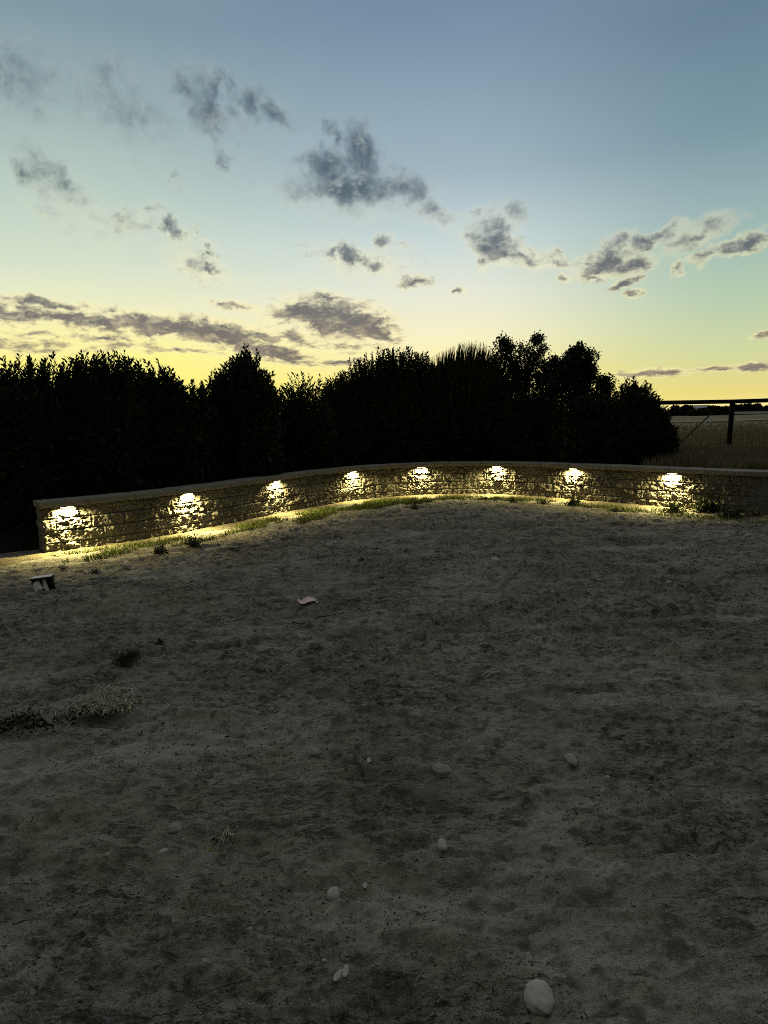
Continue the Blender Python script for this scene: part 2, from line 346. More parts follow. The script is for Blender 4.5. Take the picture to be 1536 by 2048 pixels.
def wall_s(x, y): return _ds[np.argmin((_pl[:, 0]-x)**2+(_pl[:, 1]-y)**2)]
def wall_dist(x, y):                      # distance in front of the face (coarse), for arrays
    sub = _pl[::6]; d = np.full(np.shape(x), 1e9)
    for p in sub: d = np.minimum(d, (x-p[0])**2+(y-p[1])**2)
    return np.sqrt(d)
WALL_H, CAP_T = .635, .07

# ------------------------------------------------------------------ yard
def gh(x, y, fine=True):
    x = np.asarray(x, float); y = np.asarray(y, float)
    wd = wall_dist(x, y); k = .25+.75*sst(wd, .3, 1.6)
    h = .022*fbm(x*.9, y*.9, 3, 3)*k
    h = h+.016*k*(fbm(x*2.6+y*.3, y*8, 11, 3))                     # low ridges left by raking and tyres
    r = 1-np.abs(fbm(x*2.0-y*.6, y*5.5+x*.9, 21, 3))*2; h = h+.016*k*np.clip(r, 0, 1)**3
    tr = sst(fbm(x*.7, y*.5, 23, 2), -.05, .3); h = h+.012*k*tr*np.sin(y*26+x*3.5+3*fbm(x*1.2, y*1.2, 25, 2))*np.clip(.6+fbm(x*3, y*3, 27, 2), 0, 1)
    v = (y+.05*(x-1.5)**2-.05*x+.10*fbm(x*.5, y*.3, 91, 2))/1.42; dv_ = np.abs(v-np.floor(v)-.5)*1.42; on = sst(fbm(x*.45, y*.8, 93, 2), -.35, .05)*sst(y, 2.5, 4)
    h = h+k*on*(-.020*(1-sst(dv_, .09, .14))+.016*np.exp(-((dv_-.17)/.035)**2))
    if fine:
        h = h+.022*k*fbm(x*12, y*17, 31, 3)+.0045*k*np.clip(fbm(x*48, y*48, 41, 2), -1, 1)
        rough = sst(fbm(x*.8, y*.8, 55, 2), -.2, .45)
        h = h+.045*k*rough*np.clip(fbm(x*24, y*28, 61, 2)-.1, 0, 1)
    return h
def gz(x, y): return float(gh(np.array([x]), np.array([y]))[0])
ys = [.25]
while ys[-1] < 14.2: ys.append(ys[-1]+.0036*max(ys[-1], 1.5))
xs = [0.0]
while xs[-1] < 8.4: xs.append(xs[-1]+.0040*max(1.5, xs[-1]/.56))
far = [8.8, 10, 13, 18, 30, 60]
xs = np.array([-v for v in reversed(xs+far)][:-1]+xs+far)
ys = np.array([-60, -25, -10, -4, -1.5, -.3]+ys+[15, 18, 25, 60])
X, Y = np.meshgrid(xs, ys)
Z = gh(X, Y)
o = mesh_np('ground', np.stack([X, Y, Z], -1).reshape(-1, 3), grid_faces(len(ys), len(xs)), M_ground, smooth=True); tag(o, kind='structure')
def pt(px, py):                                  # a place on the yard, from where the photo shows it
    p = at(px, py, 0); p.z = gz(p.x, p.y); return p

# gravel footing strip along the wall
S = np.arange(-.75, WL, .02); nO = 40
rows = []
for j in range(nO):
    f = j/(nO-1); edge = .34+.22*fbm(S*1.4, S*0+3, 71, 3)+.12*fbm(S*7, S*0, 73, 2)
    edge = edge*np.where(S < 1.6, 1.0, .9)
    off = -.04+(edge+.04)*f
    off2 = np.where(S < 0, np.maximum(off, .02), off)
    x, y = wp(S, off2); z = gh(x, y, False)+.006*vn(x*60, y*60, 77)+.004*vn(x*25, y*25, 78)+.012*(1-f)**.5*np.where(f > .9, 0, 1)
    z = np.where(f > .97, z-.02, z+.004)
    rows.append(np.stack([x, y, z], -1))
o = mesh_np('gravel_strip', np.array(rows).reshape(-1, 3), grid_faces(nO, len(S)), M_gravel); tag(o, kind='structure')

# ------------------------------------------------------------------ retaining wall
wall = empty('retaining_wall', (0, 0, 0), 'long low curved retaining wall of tan split-face blocks with a flat cap, lit by eight lamps', 'wall')
SV = wall_s(6.3, 9.1)
SR = wall_s(5.15, 10.2)
S = np.concatenate([np.arange(0, SV, .0075), np.arange(SV, WL, .05)])
Zr = np.arange(-.06, WALL_H-CAP_T+.001, .0062)
SS, ZZ = np.meshgrid(S, Zr)
RH = .15; top0 = WALL_H-CAP_T
row = np.floor((top0-ZZ)/RH); zr = (top0-ZZ)-row*RH
BW = .42; sh = (row % 2)*.21+row*.07; bi = np.floor((SS+sh)/BW); sb = (SS+sh)-bi*BW
edge = np.minimum(np.minimum(zr, RH-zr), np.minimum(sb, BW-sb))
q = bi*7+row*131
rb1 = _h(bi+500, row+9, 5); rb2 = _h(bi+500, row+9, 6); rb3 = _h(bi+500, row+9, 7); ang = rb3*3.1
u = SS*np.cos(ang)+ZZ*np.sin(ang); v = -SS*np.sin(ang)+ZZ*np.cos(ang)
rid = lambda a: 1-2*np.abs(a)
D = .010*vn(u*13+q, v*17, 3)+.0085*rid(vn(u*24+q, v*34+q, 4))*.8+.0045*vn(SS*46, ZZ*60+q, 5)+.002*vn(SS*95, ZZ*110, 6)
cell = vn(u*30+q, v*22, 8); D = D+.008*sst(cell, .05, .22)-.004        # broken facets
rgh = .45+.75*(rb1*.5+.5)
D = D*1.9*rgh+rb2*.004+(zr-.075)*rb1*.06+(sb-.21)*rb3*.015
pil = np.clip(edge/.02, 0, 1); D = D*(.25+.75*pil)-.012*(1-pil)**2
D = np.where(edge < .0042, D-.014, D); D = D*(1-.75*sst(SS, SR, SR+.5))
x, y = wp(SS, D)
P1 = np.stack([x, y, ZZ], -1).reshape(-1, 3); F1 = grid_faces(len(Zr), len(S))
# back and left end of the block body
Sb = np.linspace(0, WL, 160); xb, yb = wp(Sb, -.30)
nb = len(P1); P2 = np.concatenate([np.stack([xb, yb, xb*0-.06], -1), np.stack([xb, yb, xb*0+top0], -1)]); F2 = grid_faces(2, 160)[:, ::-1]+nb
zc = np.linspace(-.06, top0, 60); oc = np.linspace(-.3, -.014, 26); OO, ZC = np.meshgrid(oc, zc)
rz_ = np.floor((top0-ZC)/RH); ze = np.minimum((top0-ZC)-rz_*RH, RH-((top0-ZC)-rz_*RH))
ds = .010*vn(OO*30, ZC*30, 91)+.006*vn(OO*70, ZC*70, 92)-.014*(ze < .008)
x, y = wp(-np.clip(ds, -.02, .02)-.004, OO)
P3 = np.stack([x, y, ZC], -1).reshape(-1, 3); F3 = grid_faces(60, 26)+nb+len(P2)
mesh_np('block_face', np.concatenate([P1, P2, P3]), np.concatenate([F1, F2, F3]), M_wall, wall)
# cap: a row of flat slabs 0.6 m long
cs = np.arange(-.03, WL, .0125); prof = []
O0, O1, z0, z1, c = .068, -.30, top0+.0005, WALL_H, .010
prof = [(O1, z0), (-.05, z0), (O0-.004, z0), (O0, z0+c*.6), (O0+.002, (z0+z1)/2), (O0, z1-c), (O0-c*.5, z1-c*.3), (O0-c*1.4, z1), (-.1, z1), (-.2, z1), (O1, z1), (O1, z0)]
rows = []; SL = .61
for (of, zz) in prof:
    jn = np.mod(cs+.1, SL); cut = ((jn < .012)).astype(float); sid = np.floor((cs+.1)/SL)
    dz = _h(sid+40, sid*0, 3)*.003; do = _h(sid+40, sid*0, 4)*.004
    fr = 1 if of > 0 else 0; tp = 1 if zz >= z1-.011 else 0
    off = of+(do+.0025*vn(cs*30, cs*0+zz*40, 14)-.014*cut)*fr
    zq = zz+(dz+.0015*vn(cs*20, cs*0+of*20, 15)-.010*cut)*tp
    x, y = wp(cs, off); rows.append(np.stack([x, y, zq], -1))
R = np.array(rows); nP = len(prof); P = R.reshape(-1, 3)
F = grid_faces(nP, len(cs)); Fe = [tuple(i*len(cs) for i in range(nP-1))[::-1], tuple(i*len(cs)+len(cs)-1 for i in range(nP-1))]
mesh_np('cap', P, [tuple(f) for f in F]+Fe, M_cap, wall)

# ------------------------------------------------------------------ lamps under the cap
LPX = [(133, 1022), (375, 990), (553, 965), (706, 945), (842, 940), (994, 940), (1147, 944), (1344, 950)]
LL = ['leftmost wall lamp, a hand away from the end of the wall', 'second wall lamp from the left, above a small dark weed',
      'third wall lamp from the left, above a narrow fan of light', 'fourth wall lamp from the left, with bright green grass on the ground before it',
      'fifth wall lamp from the left, near the middle of the curved wall', 'sixth wall lamp from the left, third from the right',
      'seventh wall lamp from the left, second from the right', 'rightmost wall lamp, casting the widest patch of light beside leafy weeds']
lamp0 = None
lens_me = house_me = None
def lamp(i, px, py):
    global lens_me, house_me
    ss = np.arange(.1, 14, .01); xx_, yy_ = wp(ss, .044)
    s = float(ss[np.argmin([abs(proj((a, b, top0))[0]-px) for a, b in zip(xx_, yy_)])]); x, y = wp(s, .044); x2, y2 = wp(s+.02, .044)
    t = empty('wall_lamp', (float(x), float(y), top0), LL[i], 'lamp', 'lamps under the wall cap', math.atan2(y2-y, x2-x))
    if house_me is None:
        h = MB(); h.box((0, 0, -.005), (.176, .042, .010)); h.box((0, .014, -.012), (.176, .010, .006)); h.box((-.082, 0, -.0125), (.010, .028, .005)); h.box((.082, 0, -.0125), (.010, .028, .005))
        l = MB(); l.box((0, -.003, -.0135), (.15, .020, .006))
        a = h.build('housing', M_metal, t); b = l.build('lens', M_lens, t); house_me, lens_me = a.data, b.data
    else:
        for nm, me in (('housing', house_me), ('lens', lens_me)):
            q = bpy.data.objects.new(nm, me); COL.objects.link(q); q.parent = t
    L = bpy.data.lights.new('lamp_light', 'AREA'); L.shape = 'RECTANGLE'; L.size = .15; L.size_y = .018
    L.energy = LE[i]; L.color = (1, .84, .33); L.spread = rad(160)
    lo = bpy.data.objects.new('lamp_light', L); COL.objects.link(lo); lo.parent = t
    lo.location = (0, -.012, -.020); lo.rotation_euler = (rad(-4), 0, 0)
LE = [42, 36, 27, 28, 28, 32, 26, 42]
for i, (a, b_) in enumerate(LPX): lamp(i, a, b_)

# ------------------------------------------------------------------ raised field behind the wall
def fieldz(x, y):
    x = np.asarray(x, float); y = np.asarray(y, float)
    left = sst(-x-(y-8.3)*.35, 3.9, 5.2)                 # falls away round the left end of the wall
    z = .52-left*.5*sst(16-y, 0, 6)
    return z+.02*fbm(x*.8, y*.8, 5, 3)*sst(40-y, 0, 25)
S = np.concatenate([np.arange(.34, WL+.01, .15), [WL+2, WL+6, WL+20]])
offs = [.2, .26, .34, .45, .6, .8, 1.1, 1.5, 2, 3, 4.5]
rows = []
for of in offs:
    x, y = wp(S, -of-.8*sst(-S, 0, .3)); rows.append(np.stack([x, y], -1))
R = np.array(rows)
# beyond the curved part the sheet opens out to the horizon
last = R[-1]
for k in (1.6, 3, 6, 12, 30, 80, 200):
    cx, cy = .5, 4.0; v = last-np.array([cx, cy]); rows.append(np.array([cx, cy])+v*k)
R = np.array(rows); Z = fieldz(R[..., 0], R[..., 1])
Z[0] = np.where(S >= 0, .5, Z[0]-.25)
Z = Z-.75*sst(-S, .0, .4)[None, :]*sst(9.0-np.arange(len(R)), 0, 2)[:, None]
o = mesh_np('field', np.concatenate([R, Z[..., None]], -1).reshape(-1, 3), grid_faces(len(R), len(S)), M_fieldsoil, smooth=True); tag(o, kind='structure')

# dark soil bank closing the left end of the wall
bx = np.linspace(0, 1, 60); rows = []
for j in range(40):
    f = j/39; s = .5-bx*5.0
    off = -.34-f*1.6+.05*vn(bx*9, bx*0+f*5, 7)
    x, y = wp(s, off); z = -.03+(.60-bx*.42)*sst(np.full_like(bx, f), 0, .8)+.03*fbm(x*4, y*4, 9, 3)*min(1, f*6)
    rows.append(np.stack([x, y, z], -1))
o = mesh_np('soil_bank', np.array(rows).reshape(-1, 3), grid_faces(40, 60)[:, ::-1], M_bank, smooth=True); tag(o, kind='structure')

# ------------------------------------------------------------------ foliage
def unit(v): return v/np.maximum(np.linalg.norm(v, axis=-1, keepdims=True), 1e-9)
def leaf_quads(B, Dn, L, Wd, rng, droop=.15):
    n = len(B); r = unit(rng.normal(size=(n, 3))); side = unit(np.cross(Dn, r)); up = np.cross(side, Dn)
    L = np.broadcast_to(np.asarray(L, float).reshape(-1, 1), (n, 1)); Wd = np.broadcast_to(np.asarray(Wd, float).reshape(-1, 1), (n, 1))
    mid = B+Dn*L*.45; tip = B+Dn*L; tip = tip-np.array([0, 0, 1.])*L*droop
    V = np.stack([B, mid+side*Wd*.5+up*Wd*.12, tip, mid-side*Wd*.5+up*Wd*.12], 1).reshape(-1, 3)
    return V, np.arange(n*4).reshape(n, 4)
def prisms(A, B, ra, rb_):                                # thin three sided stems
    n = len(A); t = unit(B-A); r = np.where(np.abs(t[:, 2:3]) > .9, np.array([[1., 0, 0]]), np.array([[0, 0, 1.]]))
    a = unit(np.cross(t, r)); b = np.cross(t, a); V = []
    for P, q in ((A, ra), (B, rb_)):
        q = np.broadcast_to(np.asarray(q, float).reshape(-1, 1), (n, 1))
        for k in range(3):
            an = 2.0944*k; V.append(P+(a*math.cos(an)+b*math.sin(an))*q)
    V = np.stack(V, 1).reshape(-1, 3); i = np.arange(n)[:, None]*6
    return V, np.concatenate([i+np.array([[0, 1, 4, 3]]), i+np.array([[1, 2, 5, 4]]), i+np.array([[2, 0, 3, 5]])])
def build_plant(name, loc, label, cat, leafV, leafF, stemV, stemF, mat, group=None, leafname='foliage', stemname='stems'):
    t = empty(name, loc, label, cat, group); L = np.array(loc)
    mesh_np(leafname, leafV-L, leafF, mat, t)
    if stemV is not None: mesh_np(stemname, stemV-L, stemF, M_bark, t)
    return t
def shrub(name, label, prof, Yd, T, n_sh, seed, leaf=(.105, .030), zb=.45, mat=None, jut=.16, per=22, cat='shrub', spread=.55, group=None, upw=1.0):
    """prof: the top of the crown as seen, at depth Yd; T: half depth of the crown"""
    rng = np.random.default_rng(seed)
    Q = [atd(x, y, Yd) for x, y in prof]; qx = np.array([p.x for p in Q]); qz = np.array([p.z for p in Q])
    x0, x1 = qx[0], qx[-1]; cx = (x0+x1)/2; hw = (x1-x0)/2
    def env(x, y): # height of the crown over a place
        e = np.interp(x, qx, qz)-zb; s = np.clip(1-(y/T)**2, 0, 1)**.5
        return e*(.35+.65*s)
    n = n_sh; x = rng.uniform(x0-.03, x1+.03, n*2); y = rng.uniform(-T, T, n*2)
    keep = ((x-cx)/(hw+.05))**4+(y/T)**2 < 1; x, y = x[keep][:n], y[keep][:n]; n = len(x)
    e = env(x, y); f = rng.uniform(0, 1, n)**.55; crest = rng.uniform(0, 1, n) < .33
    f = np.where(crest, rng.uniform(.9, 1.0, n), f)
    edgeb = sst(np.abs((x-cx)/hw), .75, 1.0)
    z = zb+e*f
    tip = np.stack([x, Yd+y, z], 1)
    tip[:, 2] += np.where(crest, rng.uniform(0, 1, n)**1.3*jut, 0)-.03
    outw = np.stack([(x-cx)/hw*.35, y/T*.35, np.full(n, 1.0)*upw], 1)+rng.normal(size=(n, 3))*.2*spread
    d = unit(outw); Ls = rng.uniform(.28, .6, n)
    root = tip-d*Ls[:, None]; root[:, 0] += rng.normal(size=n)*.03
    # leaves up each shoot
    t_ = (np.arange(per)+.5)/per; t_ = np.tile(t_, (n, 1))+rng.uniform(-.02, .02, (n, per))
    B = root[:, None]+(tip-root)[:, None]*t_[..., None]; B = B.reshape(-1, 3)
    dd = np.repeat(d, per, 0); r = unit(rng.normal(size=(n*per, 3))); per_ = unit(np.cross(dd, r))
    tt = t_.ravel(); open_ = (1.0-.38*tt)[:, None]
    ld = unit(dd*(1.1-.4*open_)+per_*open_+rng.normal(size=(n*per, 3))*.12)
    ll = leaf[0]*rng.uniform(.65, 1.15, n*per)*(1.0-.1*tt); ww = leaf[1]*rng.uniform(.75, 1.2, n*per)
    V, F = leaf_quads(B, ld, ll, ww, rng, .06)
    # the inside of the crown: larger, older leaves that close it
    m = int(n*per*.55); x = rng.uniform(x0, x1, m*2); y = rng.uniform(-T, T, m*2)
    keep = ((x-cx)/hw)**4+(y/T)**2 < .95; x, y = x[keep][:m], y[keep][:m]; m = len(x)
    z = zb-.05+env(x, y)*rng.uniform(0, .84, m)
    V2, F2 = leaf_quads(np.stack([x, Yd+y, z], 1), unit(rng.normal(size=(m, 3))+[0, -.3, .5]), leaf[0]*1.5*rng.uniform(.8, 1.2, m), leaf[1]*2.4*rng.uniform(.8, 1.2, m), rng)
    SVt, SF = prisms(root, tip, .006, .002)
    # main stems from the ground
    k = max(10, n//14); ii = rng.choice(n, k, replace=False)
    base = np.stack([cx+(root[ii, 0]-cx)*.45, Yd+(root[ii, 1]-Yd)*.4, np.full(k, zb-.03)], 1)
    S2, SF2 = prisms(base, root[ii], .018, .007)
    return build_plant(name, (cx, Yd, zb-.02), label, cat, np.concatenate([V, V2]), np.concatenate([F, F2+len(V)]),
                       np.concatenate([SVt, S2]), np.concatenate([SF, SF2+len(SVt)]), mat or M_leaf, group)
G1 = 'shrubs in the dark hedge behind the wall'
shrub('broadleaf_shrub', 'dark shrub at the far left edge, with two leafy tufts on its flat top', [(-110, 790), (-60, 745), (0, 738), (25, 722), (60, 716), (80, 728), (100, 718), (125, 738), (150, 800)], 9.7, .75, 900, 1, group=G1, zb=.2, jut=.17)
shrub('broadleaf_shrub', 'dark shrub with tall upright leafy shoots, second clump from the left', [(112, 800), (135, 745), (155, 722), (180, 712), (205, 722), (230, 715), (262, 732), (285, 780)], 10.2, .8, 950, 2, group=G1, jut=.25)
shrub('broadleaf_shrub', 'dark shrub whose top slopes down to the right, gaps of yellow sky in it', [(250, 800), (275, 738), (300, 740), (335, 752), (360, 765), (385, 780), (402, 778), (425, 830)], 11.0, .75, 950, 3, group=G1, jut=.25)
shrub('broadleaf_shrub', 'tall pointed leafy shrub standing above its neighbours left of the notch in the hedge', [(392, 840), (405, 775), (425, 755), (445, 745), (462, 718), (480, 702), (500, 706), (520, 720), (540, 745), (549, 790), (556, 850)], 12.0, .7, 1150, 4, group=G1, jut=.2)
shrub('sparse_shrub', 'low thin shrub with sparse twigs in the notch of the hedge', [(535, 860), (552, 815), (575, 800), (600, 792), (625, 790), (650, 800), (668, 850)], 13.4, .7, 620, 5, group=G1, jut=.5)
shrub('round_shrub', 'large rounded dark shrub rising right of the notch, one leaf spray on top', [(636, 840), (645, 772), (662, 752), (690, 735), (705, 722), (740, 712), (770, 700), (790, 695), (830, 700), (860, 710), (885, 760)], 15.1, .95, 1750, 6, leaf=(.075, .03), group=G1, mat=M_leaf2, jut=.14)
shrub('broad_shrub', 'wide dark shrub in the middle of the hedge, below the tuft of tall grass blades', [(840, 860), (855, 745), (880, 722), (920, 718), (960, 722), (995, 740), (1020, 775), (1040, 840)], 15.1, .9, 1350, 7, group=G1, mat=M_leaf2, jut=.12)
shrub('low_shrub', 'low dark shrub in front of the gappy tree', [(985, 860), (1000, 795), (1040, 785), (1090, 790), (1120, 800), (1150, 860)], 14.4, .8, 950, 8, group=G1, jut=.1)
shrub('low_shrub', 'low dark shrub in front of the dense tree, between it and the wall', [(1105, 870), (1120, 815), (1160, 790), (1195, 795), (1220, 815), (1240, 870)], 13.3, .8, 900, 9, group=G1, jut=.1)
shrub('broadleaf_shrub', 'rightmost hedge shrub, a loose leafy dome beside the pipe fence', [(1185, 870), (1200, 818), (1222, 803), (1242, 788), (1260, 772), (1276, 768), (1294, 782), (1310, 802), (1322, 830), (1330, 862), (1334, 890)], 12.9, .85, 1300, 10, group=G1, jut=.2)
shrub('low_shrub', 'dark low shrub right behind the wall below the notch of the hedge', [(500, 900), (520, 850), (560, 838), (620, 838), (680, 850), (720, 900)], 14.2, .6, 900, 15, group=G1, jut=.1)
shrub('distant_bush', 'dull green bush showing faintly behind the hedge at the far left edge', [(-60, 745), (0, 738), (30, 736), (60, 745)], 16, .8, 350, 16, leaf=(.08, .04), jut=.05, zb=.3)

def tree(name, label, blobs, Yd, zb, seed, leaf=(.055, .038), fork=.5, n0=1000):
    rng = np.random.default_rng(seed); t_c = np.mean([b[0] for b in blobs])
    V = []; F = []; off = 0; limbs = MB(); base = atd(t_c, 900, Yd); base.z = zb
    hub = Vector((base.x, Yd, zb+fork)); limbs.tube([base, base.lerp(hub, .5)+Vector((.03, 0, 0)), hub], .11, 8, .07)
    for (px, py, r) in blobs:
        c = atd(px, py, Yd); rr_ = 1.12*r/FPX*Yd; c.y += rng.uniform(-.6, .6); rr3 = np.array([rr_, rr_*1.2, rr_])
        mid = hub.lerp(c, .5)+Vector((rng.normal()*.08, rng.normal()*.08, .1)); limbs.tube([hub, mid, c], .035, 5, .010)
        nsub = 7
        for k in range(nsub):
            dv = unit(rng.normal(size=3))*rr3*rng.uniform(.35, .95); sc = np.array(c)+dv
            limbs.tube([c, c.lerp(Vector(sc), .6)+Vector((0, 0, .01)), Vector(sc)], .007, 3, .002)
            m = int(n0*(rr_/.35)**2/nsub); g = rng.normal(size=(m, 3))*rr3*.30
            Vv, Ff = leaf_quads(sc+g, unit(rng.normal(size=(m, 3))+[0, 0, .3]), leaf[0]*rng.uniform(.7, 1.3, m), leaf[1]*rng.uniform(.7, 1.3, m), rng)
            V.append(Vv); F.append(Ff+off); off += len(Vv)
    t = empty(name, base, label, 'tree', 'trees behind the hedge')
    mesh_np('crown', np.concatenate(V)-np.array(base), np.concatenate(F), M_leaf, t)
    tr = limbs; tr.v = [tuple(Vector(p)-base) for p in tr.v]; tr.build('trunk', M_bark, t)
tree('gappy_tree', 'black gappy tree with two round leafy heads, the highest thing behind the wall',
     [(1060, 742, 22), (1000, 748, 24), (1095, 755, 18), (1010, 682, 13), (1003, 694, 16), (1022, 696, 14), (1000, 712, 20), (1025, 715, 22), (1048, 698, 12), (1078, 674, 11), (1066, 688, 14), (1092, 690, 11), (1082, 700, 13), (1055, 715, 15),
      (1040, 738, 22), (985, 735, 20), (1015, 750, 26), (1072, 725, 14), (1060, 755, 22), (1090, 765, 16), (1000, 780, 26), (1045, 785, 28), (1080, 795, 22)], 16.3, .5, 31, fork=1.4)
tree('dense_tree', 'dense dark tree with a ragged shoulder sloping down to the right of the gappy tree',
     [(1146, 698, 10), (1142, 712, 15), (1125, 718, 15), (1165, 715, 15), (1110, 735, 16), (1140, 738, 26), (1172, 735, 18), (1188, 745, 13), (1125, 762, 28), (1165, 765, 28), (1192, 768, 15),
      (1108, 790, 22), (1145, 798, 30), (1182, 795, 25), (1200, 812, 15), (1185, 758, 18), (1194, 780, 18), (1170, 750, 18), (1155, 725, 16)], 15.4, .5, 32, fork=1.1, n0=2300)
# tall spiky grass on the crest
rng = np.random.default_rng(40); n = 1100
c0 = atd(928, 900, 15.1); bx_ = c0.x+rng.normal(size=n)*.33; by_ = 15.1+rng.normal(size=n)*.25; base = np.stack([bx_, by_, np.full(n, .5)], 1)
tx_ = bx_+rng.normal(size=n)*.22+(bx_-c0.x)*.35+.10; th = atd(928, 683, 15.1).z
hh = th-np.abs((tx_-c0.x-.1))**1.4*.42-rng.uniform(0, 1, n)**1.5*.7
tipv = np.stack([tx_, by_+rng.normal(size=n)*.2, hh], 1); midv = base*.35+tipv*.65; midv[:, 0] -= .06
wv = np.array([[.016, .005, 0]])*rng.uniform(.5, 1.2, (n, 1))
V = np.stack([base-wv, base+wv, midv+wv*1.1, midv-wv*1.1], 1).reshape(-1, 3); F = np.arange(n*4).reshape(-1, 4)
V2 = np.stack([midv-wv*1.1, midv+wv*1.1, tipv+wv*.12, tipv-wv*.12], 1).reshape(-1, 3)
t = empty('tall_grass_clump', (c0.x, 15.1, .5), 'clump of tall spiky grass blades standing up between the rounded shrub and the gappy tree', 'grass clump')
mesh_np('blades', np.concatenate([V, V2])-np.array([c0.x, 15.1, .5]), np.concatenate([F, F+len(V)]), M_leaf2, t)

# ------------------------------------------------------------------ pipe fence, right
fY = 15.0
pA = atd(1230, 807, fY); pB = atd(1800, 792, fY); pm = atd(1466, 803, fY)
fen = empty('pipe_fence', (pm.x, fY, .5), 'black pipe fence with top rail, leaning post and wire mesh, right of the hedge', 'fence')
def fb(mb, nm, mat): mb.v = [tuple(Vector(p)-Vector((pm.x, fY, .5))) for p in mb.v]; mb.build(nm, mat, fen, True)
m = MB(); m.tube([pA-Vector((0, 0, .0)), pm.copy(), pB], .046, 10); fb(m, 'top_rail', M_pipe)
pb_ = atd(1456, 912, fY); m = MB(); m.tube([Vector((pb_.x, fY+.02, .35)), Vector((pm.x, fY+.02, pm.z-.02))], .052, 10); fb(m, 'post', M_pipe)
m = MB(); m.tube([atd(1340, 905, fY), atd(1424, 826, fY)], .014, 6); fb(m, 'brace', M_wire)
m = MB()
for zz in (.62, .8, .98, 1.16, 1.34, 1.5): m.tube([(pA.x, fY-.05, zz), (pB.x, fY-.05, zz)], .0018, 3)
for k in range(22): xx = pA.x+.15+k*.3; m.tube([(xx, fY-.05, .5), (xx, fY-.05, 1.6)], .0016, 3)
fb(m, 'wire_mesh', M_wire)

# ------------------------------------------------------------------ field grass
def blades(name, P, H, Wd, mat, label, lean=.35, seed=0, cat=None):
    rng = np.random.default_rng(seed); n = len(P)
    a = rng.uniform(0, 6.283, n); w_ = np.stack([np.cos(a), np.sin(a), 0*a], 1)*np.asarray(Wd).reshape(-1, 1)*.5
    ln = rng.normal(size=(n, 3))*[1, 1, .1]*lean; tip = P+unit(ln+[0, 0, 1])*np.asarray(H).reshape(-1, 1)
    mid = P*.5+tip*.5+np.array([0, 0, 1.])*np.asarray(H).reshape(-1, 1)*.07
    V = np.stack([P-w_, P+w_, mid+w_*.8, tip, mid-w_*.8], 1).reshape(-1, 3)
    o = mesh_np(name, V, np.arange(n*5).reshape(-1, 5), mat); tag(o, label, kind='stuff'); return o
rng = np.random.default_rng(50); n = 52000
px = rng.uniform(1290, 1620, n); dd = 11.2+rng.exponential(1, n)**1.0*7; dd = np.clip(dd, 0, 48)
x = np.array([atd(p, 830, d).x for p, d in zip(px, dd)]); y = dd
ok = (wall_dist(x, y) > .5) & ((y > np.interp(x, _pl[:, 0], _pl[:, 1])+.25)); x, y, d_ = x[ok], y[ok], dd[ok]
blades('dry_field_grass', np.stack([x, y, fieldz(x, y)-.01], 1), (.14+.16*rng.uniform(0, 1, len(x)))*(1+.35*fbm(x*1.2, y*.7, 5, 2))*np.where(d_ > 24, .7, 1), .008+.0006*d_, M_field,
       'tall brown dry grass covering the field behind the wall at the right', .3, 51)

# ------------------------------------------------------------------ far things
def strip(name, px0, px1, Y0, Y1, z, mat):
    a, b = atd(px0, 830, Y0).x, atd(px1, 830, Y0).x; c_, d = atd(px0, 830, Y1).x, atd(px1, 830, Y1).x
    xs_ = np.linspace(0, 1, 60); rows = []
    for k, f in enumerate((0, .33, .67, 1)):
        x = (a+(b-a)*xs_)*(1-f)+(c_+(d-c_)*xs_)*f; yy = Y0+(Y1-Y0)*f+.6*vn(xs_*14, xs_*0+k*(k in (0, 3)), 3)
        rows.append(np.stack([x, yy, np.full(60, z)], -1))
    o = mesh_np(name, np.array(rows).reshape(-1, 3), grid_faces(4, 60), mat); tag(o, kind='structure')
strip('dirt_track', 1300, 1700, 52, 54, .60, M_pathm)
strip('stubble_ground', 1440, 1800, 95, 260, .62, M_stubfield)
def far_shrub(px, Y, wpx, ytop, seed, lab, name='far_shrub'):
    rng = np.random.default_rng(seed); c = atd(px, 820, Y); tz = atd(px, ytop, Y).z-.5; hw = wpx/2/FPX*Y
    n = 2600; k = 6; V = []; F = []; off = 0
    for i in range(k):
        bx0 = rng.uniform(-.75, .75)*hw; r = np.array([hw*.38, hw*.4, tz*.42]); cz = tz*rng.uniform(.35, .62)
        g = unit(rng.normal(size=(n//k, 3)))*rng.uniform(.3, 1, (n//k, 1))**.5*r+[bx0, rng.normal()*.5, cz]
        a, b = leaf_quads(g, unit(rng.normal(size=(len(g), 3))), .35*rng.uniform(.6, 1.3, len(g)), .22, rng); V.append(a); F.append(b+off); off += len(a)
    t = empty(name, (c.x, Y, .5), lab, 'tree', 'trees far across the field')
    mesh_np('crown', np.concatenate(V), np.concatenate(F), M_farveg, t)
    m = MB(); m.tube([(0, 0, -.1), (.05, 0, tz*.4), (0, 0, tz*.7)], .14, 6, .06); m.build('trunk', M_bark, t)
for i, (px, Y, wpx, yt, lab) in enumerate([
    (1352, 104, 46, 811, 'dark far tree beside the right edge of the hedge'), (1377, 100, 40, 810, 'wide dark far tree left of the pale building'),
    (1400, 96, 50, 819, 'low dark far tree right in front of the pale building'), (1425, 98, 30, 812, 'dark far tree right of the pale building'),
    (1443, 97, 26, 812, 'small far tree left of the fence post'),
    (1482, 150, 42, 806, 'tall dark far tree just right of the fence post'), (1508, 150, 34, 806, 'second tall dark far tree right of the fence post'),
    (1534, 140, 24, 811, 'low far tree at the right edge of the photo'), (1570, 150, 40, 810, 'far tree just outside the right edge')]):
    far_shrub(px, Y, wpx, yt, 60+i, lab)
